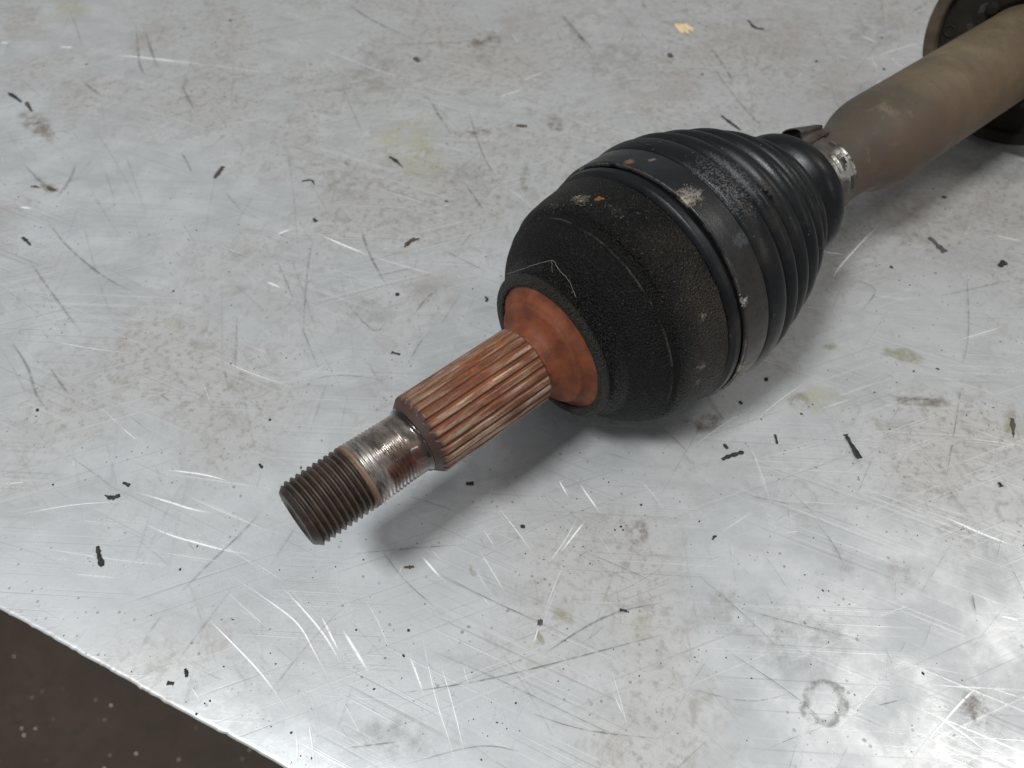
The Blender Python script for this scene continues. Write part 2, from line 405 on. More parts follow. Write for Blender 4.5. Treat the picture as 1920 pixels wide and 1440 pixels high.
def mat_floor():
    k = N('floor_concrete')
    col = k.mix(k.ramp(k.noise(4, 5, .7), .3, .7), (0.038, 0.024, 0.015), (0.066, 0.043, 0.027))
    col = k.mix(k.math('MULTIPLY', k.ramp(k.noise(60, 4, .7), .5, .7), .6), col, (0.035, 0.027, 0.021))
    cell = k.n('ShaderNodeTexVoronoi'); k.l(k.map(scale=(1, 1, 0.0)), cell.inputs['Vector']); cell.inputs['Scale'].default_value = 76
    cs = k.xyz(cell.outputs['Color'])
    rad = k.math('MULTIPLY', k.ramp(cs[0], .45, 1.0, 0.0, 0.15), 1.0)
    dd = k.math('ADD', cell.outputs['Distance'], k.math('MULTIPLY', k.math('SUBTRACT', k.noise(300, 3), .5), .08))
    spot = k.math('LESS_THAN', dd, rad)
    col = k.mix(k.math('MULTIPLY', spot, k.ramp(cs[1], .1, .8, .15, 1)), col, (0.80, 0.76, 0.70))
    return k.set(col, .7, 0.0, k.bump(k.noise(120, 4), .3, .002))

M = dict(bench=mat_bench(), thread=mat_thread(), spline=mat_spline(), face=mat_rust_face(), housing=mat_housing(),
         rubber=mat_rubber(), band=mat_band(), sclamp=mat_small_clamp(), tube=mat_tube(), floor=mat_floor(),
         joint=mat_plain('inner_joint_dark', (0.012, 0.011, 0.009), (0.022, 0.019, 0.014), 80, .7, spec=.12),
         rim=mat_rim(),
         black=mat_plain('crumb_black_rubber', (0.010, 0.010, 0.011), (0.030, 0.029, 0.028), 500, .7, .6, .0005),
         grit=mat_plain('grit_dark', (0.018, 0.016, 0.014), (0.060, 0.052, 0.044), 900, .8),
         brown=mat_plain('crumb_brown', (0.045, 0.028, 0.014), (0.11, 0.075, 0.040), 600, .6, .6, .0005),
         grey=mat_plain('crumb_grey', (0.05, 0.05, 0.045), (0.09, 0.088, 0.08), 500, .7, .5, .0005),
         cream=mat_plain('crumb_cream_paint', (0.62, 0.47, 0.25), (0.75, 0.62, 0.40), 500, .6, .4, .0004),
         board=mat_plain('bench_board', (0.06, 0.05, 0.04), (0.10, 0.08, 0.06), 40, .8),
         sc_light=mat_scratch('scratch_bare_metal', (0.93, 0.93, 0.93), 0.20, 0.42, 1.0, (0.20, 0.42)),
         sc_soft=mat_scratch('scratch_bare_metal_faint', (0.90, 0.90, 0.90), 0.25, 0.42, 0.40, (0.38, 0.66)),
         sc_dark=mat_scratch('scratch_dirt_filled', (0.13, 0.125, 0.12), 0.1, 0.6, 0.58, (0.20, 0.7), 200),
         st_brown=mat_stain('stain_brown', (0.17, 0.125, 0.085), 0.55, t=(.38, .68)),
         st_yellow=mat_stain('stain_yellow', (0.47, 0.45, 0.31), 0.40, t=(.30, .70), scale=80),
         st_olive=mat_stain('stain_olive', (0.30, 0.27, 0.13), 0.45, t=(.35, .6), scale=200),
         st_grey=mat_stain('stain_grey', (0.30, 0.285, 0.265), 0.34, t=(.35, .75), scale=120),
         st_pink=mat_stain('stain_dull_red', (0.44, 0.385, 0.35), 0.42, t=(.30, .75), scale=70),
         st_ring=mat_stain('stain_ring', (0.26, 0.24, 0.22), 0.55, ring=True, t=(.30, .62), scale=230))

# ------------------------------------------------------------------ floor and bench
me = bpy.data.meshes.new('floor')
me.from_pydata([(-6, -6, -0.85), (6, -6, -0.85), (6, 6, -0.85), (-6, 6, -0.85)], [], [(0, 1, 2, 3)])
tag(link('floor', me, M['floor'], smooth=False), kind='structure')

bench = tag(empty('workbench', (0.3, 0.2, -0.03)), 'scratched bare metal workbench top with a ragged cut front edge', 'workbench')
bench_inv = Matrix.Translation(-Vector(bench.location))
def on_bench(name, me, mat, smooth=True):
    me.transform(bench_inv); return link(name, me, mat, bench, smooth=smooth)

E0 = Vector((-0.0965, 0.0714, 0)); E1 = Vector((-0.0445, -0.0441, 0))
ED = (E1 - E0).normalized(); EN = Vector((-ED.y, ED.x, 0))
rnd = random.Random(4)
def bench_sheet():
    bm = bmesh.new(); T = -0.0022
    front = []; n = 2600; L0, L1 = -0.75, 0.62
    ss = [L0 + (L1 - L0) * i / n for i in range(n + 1)]
    wob = [0.0] * (n + 1)
    for _ in range(520):
        c = rnd.uniform(0, n); wd = rnd.choice((.7, 1.2, 2.5, 6, 18)); a = rnd.uniform(-.00030, .00022)
        for i in range(max(0, int(c - 3 * wd)), min(n, int(c + 3 * wd)) + 1): wob[i] += a * math.exp(-((i - c) / wd) ** 2)
    rows = []
    # back, inner, rolled lip, bottom
    for (dep, z) in ((0.80, 0.0), (0.02, 0.0), (0.0016, 0.0), (0.0009, -0.00008), (0.0003, -0.00035), (0.0, -0.0009), (0.0004, T), (0.80, T)):
        row = []
        for i, s in enumerate(ss):
            k = 1.0 if dep < .015 else 0.0
            p = E0 + ED * s + EN * (dep + wob[i] * k)
            row.append(bm.verts.new((p.x, p.y, z)))
        rows.append(row)
    for a, b in zip(rows[:-1], rows[1:]):
        for i in range(n): bm.faces.new((a[i], b[i], b[i + 1], a[i + 1]))
    bmesh.ops.recalc_face_normals(bm, faces=bm.faces)
    me = bpy.data.meshes.new('metal_sheet'); bm.to_mesh(me); bm.free(); return me
sheet = on_bench('metal_sheet', bench_sheet(), M['bench'])
bm = bmesh.new()
vs = []
for z in (-0.0026, -0.0300):
    for s, d in ((-.74, .006), (.61, .006), (.61, .795), (-.74, .795)):
        p = E0 + ED * s + EN * d; vs.append(bm.verts.new((p.x, p.y, z)))
for f in ((0, 1, 2, 3), (7, 6, 5, 4), (0, 4, 5, 1), (1, 5, 6, 2), (2, 6, 7, 3), (3, 7, 4, 0)): bm.faces.new([vs[i] for i in f])
me = bpy.data.meshes.new('board'); bm.to_mesh(me); bm.free()
on_bench('board', me, M['board'], smooth=False)

# ---- scratches: shallow ridged ribbons on the sheet, a few microns apart in height
class Ribbons:
    def __init__(self): self.v = []; self.f = []; self.uv = []; self.am = []; self.k = 0
    def add(self, pts, wpx, amp=1.0, bundle=0, q=None):
        P = [px(*p) for p in pts]
        Q = [np.array((p.x, p.y)) for p in P]
        if len(Q) == 2: Q = [Q[0], (Q[0] + Q[1]) / 2, Q[1]]
        Q = [np.array(t) for t in curve([tuple(t) for t in Q], 6)]
        mid = P[len(P) // 2]; sc = (mid - CAM).length / 1445.0
        if not bundle: self.strip(Q, wpx * sc * 0.5, amp); return
        T = Q[-1] - Q[0]; T = T / np.linalg.norm(T); Nn = np.array((-T[1], T[0])); L = np.linalg.norm(Q[-1] - Q[0])
        for _ in range(bundle):
            o = Nn * q.uniform(-.5, .5) * wpx * sc + T * q.gauss(0, .16) * L
            n = len(Q); i0 = q.randint(0, n // 2); i1 = q.randint(i0 + max(3, n // 3), n + 3)
            seg = Q[i0:min(i1, n)]
            if len(seg) < 3: continue
            self.strip([p + o for p in seg], q.uniform(.45, 1.1) * sc * .9, amp * q.uniform(.25, 1.0))
    def strip(self, Q, hw, amp):
        z = 0.00003 + self.k * 0.0000003; self.k += 1
        n = len(Q); b = len(self.v)
        for i, q in enumerate(Q):
            t = Q[min(i + 1, n - 1)] - Q[max(i - 1, 0)]; t = t / (np.linalg.norm(t) + 1e-12); nn = np.array((-t[1], t[0]))
            h = hw * (0.45 + 0.55 * math.sin(math.pi * min(1, (i + .3) / (n - .4))))
            for s in (-1, 0, 1):
                p = q + nn * h * s; self.v.append((p[0], p[1], z + (0.10 * h if s == 0 else 0))); self.uv.append((i / (n - 1), s)); self.am.append(amp)
        for i in range(n - 1):
            for c in (0, 1):
                a = b + i * 3 + c; self.f.append((a, a + 1, a + 4, a + 3))
    def build(self, name, mat):
        me = bpy.data.meshes.new(name); me.from_pydata(self.v, [], self.f); me.update()
        u = me.uv_layers.new(name='UVMap'); li = np.empty(len(me.loops), np.int32); me.loops.foreach_get('vertex_index', li)
        u.data.foreach_set('uv', np.array(self.uv, float)[li].ravel())
        at = me.attributes.new('amp', 'FLOAT', 'POINT'); at.data.foreach_set('value', np.array(self.am, np.float32))
        return tag(on_bench(name, me, mat), kind='stuff')

LIGHT = [
 ([(208,102),(285,110),(390,122)],6),([(370,120),(440,128),(512,139)],4),([(520,18),(595,42)],4),([(580,80),(690,125),(800,161)],4),
 ([(590,436),(650,462),(700,482)],7),([(680,475),(760,500),(835,519)],4),([(938,344),(1003,390)],4),([(1556,532),(1575,500),(1620,450),(1658,413)],6),
 ([(1530,471),(1590,478)],6),([(1600,548),(1690,560),(1745,557)],3),([(1812,822),(1860,828),(1925,837)],5),([(1765,957),(1880,976)],4),
 ([(1755,962),(1840,1000),(1925,1032)],8),([(1866,1153),(1925,1166)],8),([(1620,1259),(1720,1249),(1860,1277)],5),([(1850,1288),(1925,1312)],5),
 ([(1662,1262),(1615,1318),(1568,1372)],4),([(1396,866),(1480,846),(1565,823)],5),([(1352,999),(1418,954)],5),([(1405,828),(1428,890),(1447,952)],4),
 ([(932,949),(965,990),(1006,1045)],5),([(1088,964),(1055,1020),(1018,1070)],4),([(1101,972),(1075,1005),(1045,1044)],6),([(1061,1048),(1038,1102),(1018,1158)],5),
 ([(1010,1175),(1000,1208)],5),([(879,1042),(905,1088),(934,1134)],4),([(894,1024),(925,1075),(957,1128)],4),([(788,1040),(831,1089)],8),([(808,1030),(828,1052)],5),
 ([(638,1172),(668,1222),(698,1270)],11),([(638,1305),(660,1346),(684,1390)],5),([(765,1222),(782,1266),(799,1313)],7),
 ([(785,1160),(805,1256),(820,1320),(842,1387),(858,1445)],5),([(823,1232),(842,1297),(861,1369),(877,1440)],5),([(868,1247),(879,1285)],5),
 ([(1141,1234),(1165,1320),(1180,1376)],5),([(1085,905),(1128,966)],6),([(1046,898),(1067,934)],6),([(1200,896),(1248,958)],5),([(757,1055),(744,1086)],4),
 ([(680,1115),(711,1170),(735,1232)],5),([(288,1034),(360,1045),(440,1056)],4),([(40,1021),(200,1047),(370,1066)],4),([(400,1012),(450,1042),(502,1075)],4),
 ([(408,1061),(513,1133),(560,1172),(590,1223),(636,1308)],6),([(376,1146),(433,1203),(493,1267),(556,1354)],6),([(425,1111),(470,1150),(519,1192)],5),
 ([(557,1372),(557,1440)],6),([(577,1343),(592,1440)],5),([(358,1287),(378,1318)],4),([(250,973),(319,1003),(370,1018),(425,1032),(505,1044)],7),
 ([(287,884),(417,903),(505,918)],4),([(240,918),(319,942),(361,955),(414,965)],7),([(330,920),(400,952),(472,983),(510,998)],5),([(20,968),(139,947),(255,939)],4),
 ([(0,909),(57,903)],4),([(223,798),(266,832)],4),([(80,635),(167,653),(270,665)],3),([(415,676),(472,700),(565,732)],5),([(453,643),(510,665)],4),([(186,761),(232,804)],3),
 ([(518,441),(547,429)],6),([(498,528),(530,541)],6),([(0,80),(18,81)],6),([(110,88),(142,90)],6),([(35,388),(62,392)],7),([(718,470),(726,464)],5),([(1690,1445),(1790,1330),(1840,1280)],7),
 ([(1740,1335),(1800,1372),(1880,1432)],9),([(1600,1258),(1560,1290)],3),([(1560,1400),(1580,1440)],5),([(1290,845),(1350,800),(1400,770)],3),([(1520,710),(1460,752),(1405,800)],3),
 ([(975,155),(1030,130)],4),([(930,185),(985,165)],4),([(1610,65),(1648,82)],5),([(1630,108),(1650,130)],4),([(1665,102),(1695,132)],5),([(1635,110),(1690,90),(1742,78)],5),
 ([(1560,100),(1600,115)],3),([(1655,150),(1640,160)],5),([(1860,440),(1925,455)],5),([(1790,640),(1890,610)],4),([(1505,575),(1545,580)],5),([(1530,770),(1610,745)],4),([(1470,1000),(1500,995)],4),
 ([(1720,1130),(1620,1165)],4),([(1360,780),(1395,740)],3),([(1120,1000),(1160,1060)],3),([(905,990),(930,1030)],3),([(520,1090),(600,1180),(650,1260)],7),([(600,1150),(640,1230)],8),
 ([(470,1050),(540,1095)],3),([(300,880),(380,890),(440,905)],6),([(120,1075),(240,1085)],5),([(140,975),(250,985)],5),([(1150,1300),(1170,1345)],4),
]
SOFT = [
 ([(700,1240),(720,1300),(740,1360)],14),([(540,1100),(600,1170),(640,1240)],18),([(610,1060),(680,1170)],16),([(300,1000),(420,1020),(520,1060)],20),([(120,960),(260,985),(420,990)],30),
 ([(60,1040),(200,1060),(360,1075)],26),([(1760,980),(1840,1010),(1925,1045)],18),([(1700,1300),(1800,1360),(1900,1430)],30),([(1640,1380),(1760,1400),(1880,1400)],34),
 ([(1780,1400),(1850,1330),(1920,1290)],26),([(900,1240),(915,1330)],10),([(935,1300),(948,1370)],12),([(560,1280),(590,1360),(610,1440)],16),([(1100,1240),(1130,1330)],10),
 ([(1540,840),(1640,815),(1760,800)],8),([(1420,930),(1460,1010)],6),([(1850,700),(1920,690)],8),([(1560,560),(1640,520)],8),([(1700,480),(1790,440)],10),([(440,880),(520,915)],14),
 ([(0,380),(90,390),(180,395)],10),([(20,470),(90,480)],8),([(990,1240),(998,1330)],7),([(350,1210),(430,1290),(490,1360)],10),([(1690,560),(1720,520)],6),([(1780,560),(1870,525)],8),
]
DARK = [
 ([(500,950),(453,1000),(383,1067),(310,1143)],4),([(330,1122),(285,1180),(247,1250)],2.2),([(560,980),(493,1083)],2.5),([(452,1080),(393,1160),(293,1293)],2.4),([(655,1125),(560,1230),(470,1350)],2),([(756,1200),(925,1271),(1097,1354),(1200,1400)],3),([(786,1057),(932,1132),(1067,1189)],3),
 ([(640,1316),(850,1286),(977,1260),(1180,1207),(1282,1181)],4),([(989,1249),(1090,1181),(1165,1147),(1280,1124)],5),([(1082,1031),(1161,1063),(1258,1108)],3),([(1365,1136),(1501,1173),(1645,1207)],3),
 ([(1804,700),(1790,800),(1766,935)],3),([(1280,1055),(1390,1150),(1478,1234)],3),([(83,406),(125,461),(194,519),(270,558)],5),([(47,478),(97,550),(170,648)],5),([(6,619),(50,686),(69,742),(106,790)],5),
 ([(86,680),(150,772)],5),([(672,418),(694,480),(732,550)],6),([(588,437),(575,522),(566,665)],4),([(515,478),(556,575)],4),([(568,720),(620,706),(690,709),(745,725)],2.5),
 ([(1045,20),(1080,60),(1120,105)],7),([(1065,55),(1100,80)],6),([(1310,60),(1360,130),(1380,165)],5),([(1200,0),(1215,22)],5),([(1300,80),(1400,210),(1450,250)],4),([(255,45),(262,120),(275,145)],5),([(268,48),(285,100),(298,135)],6),
 ([(340,160),(368,215)],6),([(150,150),(195,185)],5),([(870,180),(905,290),(940,345)],4),([(800,180),(850,260)],5),([(868,340),(910,400)],4),([(640,0),(700,40),(790,82)],5),([(700,85),(820,82),(900,78)],4),
 ([(340,285),(362,328)],5),([(145,300),(130,340),(100,380)],5),([(45,310),(85,350)],5),([(860,470),(890,430)],3),([(930,520),(870,490),(820,465)],3),([(1745,0),(1700,30)],4),
 ([(1320,735),(1365,800)],6),([(1225,790),(1270,830),(1300,860)],4),([(1590,840),(1620,880)],3),([(1520,970),(1560,1020),(1590,1080)],4),([(1820,1110),(1830,1160)],5),([(1330,1200),(1480,1300),(1560,1370)],3),
 ([(1280,1290),(1400,1315),(1490,1300)],3),([(1400,930),(1500,950)],2.5),([(700,1010),(760,1090),(840,1160)],3),([(760,930),(860,960)],3),([(640,1042),(760,1030),(900,1020)],3),([(970,1330),(1100,1370),(1280,1390)],3),
 ([(640,1405),(760,1390)],4),([(740,1440),(900,1400),(1010,1420)],3),([(136,1212),(166,1176)],2.5),([(560,600),(600,700)],3),([(640,560),(700,620),(730,600)],4),([(770,600),(800,560),(830,540)],4),
 ([(700,520),(790,500)],3),([(820,620),(870,540)],3),([(420,690),(430,740)],4),([(445,580),(440,720)],4),([(300,740),(320,755)],6),([(760,690),(790,640),(810,620)],3),([(1700,430),(1760,470)],3),
 ([(1580,520),(1640,545),(1600,600)],3),([(1810,480),(1815,620),(1800,700)],3),([(1745,560),(1925,520)],3),([(1650,740),(1720,750),(1780,745)],4),([(1460,900),(1560,1000)],2.5),([(1620,1330),(1700,1310)],3),
]
rb = Ribbons(); q0 = random.Random(31)
for p, wd in LIGHT:
    rb.add(p, wd * (.85 if wd >= 6 else .70), 1.0 if wd >= 6 else q0.uniform(.25, .95))
    if wd >= 4: rb.add(p, wd * 2.6, .40, 4, q0)
def rand_scr(rb, n, wmin, wmax, lmin, lmax, seed, dirs=None, amp=(.3, 1)):
    q = random.Random(seed)
    for _ in range(n):
        x = q.uniform(-20, 1940); y = q.uniform(-20, 1460)
        a = q.uniform(0, math.pi) if dirs is None else R(q.choice(dirs) + q.gauss(0, 12))
        L = lmin * (lmax / lmin) ** q.random(); c = q.gauss(0, .035)
        dx, dy = math.cos(a) * L / 2, math.sin(a) * L / 2
        pts = [(x - dx, y - dy), (x - dy * c, y + dx * c), (x + dx, y + dy)]
        # keep on the sheet
        if any(y_ > 1142 + x_ * 298 / 535 - 40 for x_, y_ in pts): continue
        rb.add(pts, q.uniform(wmin, wmax), q.uniform(*amp))
rand_scr(rb, 26, 1.4, 2.4, 8, 50, 5, (20, 25, 60, 65, 110, 140), (.3, .8))
rb.build('bright_scratches', M['sc_light'])
rb = Ribbons(); rb.k = 900
for p, wd in SOFT: rb.add(p, wd * 1.5, .9, int(8 + wd * .7), q0)
rand_scr(rb, 420, 1.2, 2.6, 25, 300, 8, (20, 30, 58, 66, 118, 5), (.15, .7))
rb.build('faint_scratches', M['sc_soft'])
rb = Ribbons(); rb.k = 2200
for p, wd in DARK: rb.add(p, wd * 1.05, q0.uniform(.75, 1.1))
rand_scr(rb, 620, 1.0, 2.4, 25, 320, 21, (55, 60, 100, 35, 150, 120), (.12, .70))
rb.build('dark_scratches', M['sc_dark'])

# ---- stains (thin dried films)
def stain(x, y, rx, ry, ang, mat, i=[0]):
    i[0] += 1
    c = px(x, y); s = (c - CAM).length / 1445.0
    z = 0.000012 + i[0] * 0.0000004
    me = bpy.data.meshes.new('stain')
    ca, sa = math.cos(R(ang)), math.sin(R(ang))
    U = (px(x + 1, y) - px(x, y)); V = (px(x, y - 1) - px(x, y))
    vs = []
    for a, b in ((-1, -1), (1, -1), (1, 1), (-1, 1)):
        q = c + U * (a * rx * ca - b * ry * sa) + V * (a * rx * sa + b * ry * ca); vs.append((q.x, q.y, z))
    me.from_pydata(vs, [], [(0, 1, 2, 3)])
    u = me.uv_layers.new(name='UVMap')
    for k, t in enumerate(((-1, -1), (1, -1), (1, 1), (-1, 1))): u.data[k].uv = t
    tag(on_bench('stain', me, M[mat], smooth=False))
for a in ((760, 260, 90, 70, 0, 'st_yellow'), (790, 300, 60, 60, 0, 'st_yellow'), (70, 235, 50, 28, -30, 'st_brown'), (90, 350, 38, 14, -30, 'st_brown'), (290, 70, 70, 40, 20, 'st_pink'), (130, 15, 50, 30, 0, 'st_yellow'),
          (60, 50, 70, 45, 0, 'st_pink'), (910, 75, 40, 22, 10, 'st_brown'), (905, 100, 55, 30, -40, 'st_grey'), (975, 40, 55, 45, 0, 'st_pink'), (1200, 190, 60, 35, -10, 'st_pink'), (1260, 160, 70, 45, 0, 'st_pink'),
          (1080, 65, 50, 22, -60, 'st_grey'), (1040, 230, 20, 30, 20, 'st_brown'), (985, 338, 14, 36, 0, 'st_brown'), (895, 250, 40, 10, 8, 'st_brown'), (810, 545, 90, 70, 0, 'st_pink'), (800, 545, 35, 28, 30, 'st_grey'),
          (700, 580, 60, 50, -30, 'st_grey'), (1310, 793, 60, 24, 0, 'st_brown'), (1500, 750, 30, 24, 0, 'st_brown'), (1525, 752, 60, 38, 0, 'st_yellow'), (1730, 752, 90, 14, -3, 'st_brown'), (1690, 665, 50, 18, -10, 'st_olive'),
          (1555, 650, 22, 10, 0, 'st_olive'), (1056, 1155, 34, 16, -30, 'st_olive'), (1012, 1196, 9, 22, 30, 'st_olive'), (887, 1070, 8, 14, 20, 'st_olive'), (1200, 1180, 30, 45, 0, 'st_yellow'), (1545, 1318, 52, 50, 0, 'st_ring'),
          (1195, 1000, 30, 36, -30, 'st_brown'), (1580, 1050, 26, 52, 25, 'st_grey'), (1690, 1075, 50, 44, 0, 'st_grey'), (1830, 1330, 40, 70, 15, 'st_brown'), (1895, 790, 18, 44, 0, 'st_olive'), (1900, 800, 40, 24, 0, 'st_yellow'),
          (1850, 380, 40, 24, 0, 'st_pink'), (1690, 380, 90, 60, 0, 'st_pink'), (1590, 150, 120, 70, 20, 'st_pink'), (1480, 60, 110, 70, 0, 'st_pink'), (1640, 60, 80, 60, 0, 'st_grey'), (1450, 620, 60, 40, 0, 'st_grey'),
          (230, 640, 18, 40, -15, 'st_pink'), (330, 610, 26, 18, 0, 'st_yellow'), (440, 545, 34, 10, 20, 'st_pink'), (1340, 560, 10, 10, 0, 'st_grey'), (1500, 1200, 150, 100, 10, 'st_grey'), (1380, 1150, 120, 60, -30, 'st_grey'),
          (1730, 420, 120, 60, 20, 'st_grey'), (640, 340, 60, 60, 0, 'st_grey'), (690, 140, 90, 70, 0, 'st_grey'), (860, 330, 80, 60, 0, 'st_grey'), (1150, 120, 120, 70, 0, 'st_grey'), (750, 1380, 130, 60, 0, 'st_grey')):
    stain(*a)

# ------------------------------------------------------------------ the drive shaft
shaft = tag(empty('drive_shaft', (0, 0, 0)), 'used car drive shaft with rusty splined stub and black ribbed boot lying on bench', 'drive shaft')
AX = (0, 0, AXIS_H)
def part(name, me, mat, parent=shaft, smooth=True):
    o = link(name, me, mat, parent, smooth=smooth)
    o.location = AX if parent is shaft else (0, 0, 0)
    return o

# threaded end
PITCH = 2.12
def thread_r(x, r, th):
    ph = ((x / PITCH if x < 23.5 else x / 1.45) - th / (2 * np.pi)) % 1.0
    tri = np.abs(ph - 0.5) * 2                     # 1 at root, 0 at crest
    tri = np.clip((tri - 0.10) / 0.82, 0, 1)
    if x < 22.5: dep = 1.12
    elif x < 30: dep = 0.55 + 0.12 * np.sin(th * 3 + x)
    elif x < 40.5: dep = 0.72
    else: dep = 0.0
    if 22.5 < x < 24.6: dep = 0.25
    if 39.5 < x < 40.5: dep *= (40.5 - x)
    rad = r - dep * tri - 0.10 * np.maximum(0, np.sin(13 * th + 5 * x) * np.sin(7 * th - 3.1 * x + 1)) * (1 - tri) * (dep > 0.05)
    if x < 2.6: rad = np.minimum(rad, 10.1 + x * 0.85)
    return rad
prof = [(0.9, 0.02), (0.9, 6.0), (0.35, 7.6), (0.0, 8.4), (0.0, 10.1)]
x = 0.06
while x < 40.6:
    prof.append((x, 12.15 if x < 24 else 12.15 - 0.028 * (x - 24))); x += 0.16
prof += [(41, 11.62), (42, 11.6), (44.4, 11.62), (45.0, 11.8), (45.5, 12.4), (46.2, 12.6), (46.6, 11.0)]
part('threaded_end', revolve('threaded_end', prof, 120, thread_r), M['thread'])

# splines
NT = 26
def spline_r(x, r, th):
    ph = (th * NT / (2 * np.pi)) % 1.0
    t = np.abs(ph - 0.5) * 2
    s = np.clip((t - 0.56) / 0.30, 0, 1); s = s * s * (3 - 2 * s)
    top = 15.45 + 0.10 * np.sin(th * 7 + 1) ; root = 14.25
    rad = top - (top - root) * s
    ch = 12.2 + (x - 46.0) * 0.85
    rad = np.minimum(rad, ch)
    if x > 96.6: rad = np.minimum(rad, np.maximum(15.5 - (x - 96.6) * 1.6, 13.9))
    return rad
prof = [(46.0, 12.0)]
x = 46.05
while x < 98.0: prof.append((x, 15.5)); x += 0.45 if x > 51 and x < 95.5 else 0.22
prof += [(98.6, 13.7)]
part('splined_stub', revolve('splined_stub', prof, NT * 14, spline_r), M['spline'])

# rusty hub face inside the collar
prof = curve([(97.6, 13.6), (99.5, 14.0), (101.5, 14.6), (103.2, 16.2), (104.3, 18.6), (104.8, 20.2), (105.6, 21.3), (107.4, 21.9), (109.0, 23.2), (109.8, 25.0), (110.1, 26.4), (110.2, 27.6)], 6)
part('hub_face', revolve('hub_face', prof, 144), M['face'])

# joint housing (bell)
def wob(seed, amp):
    q = random.Random(seed); ph = [(q.uniform(0, 6.28), q.randint(2, 9), q.uniform(.3, 1)) for _ in range(6)]
    return lambda x, r, th: r + amp * sum(c * np.sin(th * n + p + x * .3) for p, n, c in ph) / 3
# HOUSING_PROFILE
prof = dense([(110.6, 26.3), (109.4, 26.5), (108.9, 27.2), (108.8, 28.8), (109.2, 30.0), (110.0, 30.55), (111.0, 30.6), (112.6, 29.6), (114.0, 29.6)], .35) + \
       curve([(114.2, 30.0), (115.6, 31.6), (117.6, 34.6), (119.8, 37.6), (122.4, 40.4), (125.0, 42.4), (127.4, 43.7)], 8) + \
       dense([(127.6, 44.0), (128.1, 44.55), (128.7, 44.5), (129.3, 44.15), (131.2, 44.5), (132.0, 45.4), (132.5, 46.5), (133.4, 47.3), (135.5, 47.9), (141, 48.9), (148, 49.7), (151.3, 50.1), (151.9, 49.8), (152.2, 48.9), (153.2, 48.5), (158, 48.5)], .5)
part('joint_housing', revolve('joint_housing', prof, 220, wob(3, .07)), M['housing'])

# rubber boot
prof = dense([(152.8, 49.2), (153.6, 50.5), (154.3, 51.2), (156.4, 51.5), (157.6, 51.0), (158.0, 50.3), (159, 50.2), (171.2, 50.2), (172.0, 50.6), (172.3, 52.0)], .4)
prof += curve([(172.4, 51.7), (173.2, 52.5), (175.5, 53.3), (178, 53.55), (180.2, 53.3), (181.8, 52.3), (182.8, 50.4), (183.4, 48.4)], 6)
crest = [(189.0, 52.0), (199.2, 49.2), (210.0, 45.7), (219.8, 41.0), (229.2, 35.4)]
vall = [(183.4, 47.6), (192.8, 44.2), (203.0, 40.6), (213.6, 36.0), (223.2, 30.8), (235.2, 24.5)]
for (cx, cr), (ax_, ar), (bx, br) in zip(crest, vall[:-1], vall[1:]):
    for i in range(1, 33):
        t = i / 32; x_ = ax_ + (bx - ax_) * t; base = ar + (br - ar) * t
        tm = (cx - ax_) / (bx - ax_); h = cr - (ar + (br - ar) * tm)
        u_ = (t / tm - 1) if t < tm else (t - tm) / (1 - tm)
        prof.append((x_, base + h * max(0.0, 1 - abs(u_) ** 2.0) ** 0.72))
prof += curve([(236.0, 24.3), (238.6, 26.6), (242.4, 29.2), (246.6, 29.5), (250, 28.0), (253.4, 25.0), (256.6, 21.6), (259, 19.2), (260.6, 17.6), (263, 17.2), (273.6, 17.0), (274.6, 16.0)], 6)
part('boot', revolve('boot', prof, 200, None, True), M['rubber'])

def strand(name, pts, rad, mat, parent):
    cu = bpy.data.curves.new(name, 'CURVE'); cu.dimensions = '3D'; cu.bevel_depth = rad * MM; cu.bevel_resolution = 1
    sp = cu.splines.new('POLY'); sp.points.add(len(pts) - 1)
    for p, q_ in zip(sp.points, pts): p.co = (q_[0] * MM, q_[1] * MM, q_[2] * MM, 1)
    dg = bpy.data.objects.new(name, cu); C.objects.link(dg)
    me = bpy.data.meshes.new_from_object(dg.evaluated_get(bpy.context.evaluated_depsgraph_get())); bpy.data.objects.remove(dg)
    me.name = name; return part(name, me, mat, parent)
def jag(P, n, amp, seed):
    q = random.Random(seed); out = curve([tuple(p) for p in P], n); return [tuple(c + q.gauss(0, amp) for c in p) for p in out]
def clods(name, centres, mat, seed, parent):
    """crumbs of dried dirt stuck on a surface of revolution: centre (x, y, z) mm, count, spread, size"""
    q = random.Random(seed); V = []; F = []
    for (x, y, z), n, sp, sz in centres:
        r0 = math.hypot(y, z); a0 = math.atan2(z, y)
        for _ in range(n):
            xx = x + q.gauss(0, sp * .5); aa = a0 + q.gauss(0, sp) / r0; s_ = sz * q.uniform(.3, 1.0); b = len(V)
            rr = r0 + (xx - x) * 0.05
            e = np.array((1, 0, 0)); t = np.array((0, -math.sin(aa), math.cos(aa))); nr = np.array((0, math.cos(aa), math.sin(aa)))
            c = np.array((xx, rr * math.cos(aa), rr * math.sin(aa)))
            for k_ in range(6):
                ph = k_ * math.pi / 3 + q.uniform(-.3, .3); d = s_ * q.uniform(.5, 1.2)
                V.append(tuple((c + e * d * math.cos(ph) + t * d * math.sin(ph) - nr * .25) * MM))
            V.append(tuple((c + nr * s_ * q.uniform(.3, .7)) * MM))
            for k_ in range(6): F.append((b + k_, b + (k_ + 1) % 6, b + 6))
    me = bpy.data.meshes.new(name); me.from_pydata(V, [], F); me.update()
    return tag(part(name, me, mat, parent, smooth=False), kind='stuff')
housing = bpy.data.objects['joint_housing']; boot = bpy.data.objects['boot']
M['fibre'] = mat_plain('pale_fibre', (0.16, 0.15, 0.13), (0.26, 0.24, 0.21), 300, .7)
M['dirt'] = mat_plain('dried_dirt', (0.020, 0.018, 0.016), (0.075, 0.062, 0.050), 500, .85)
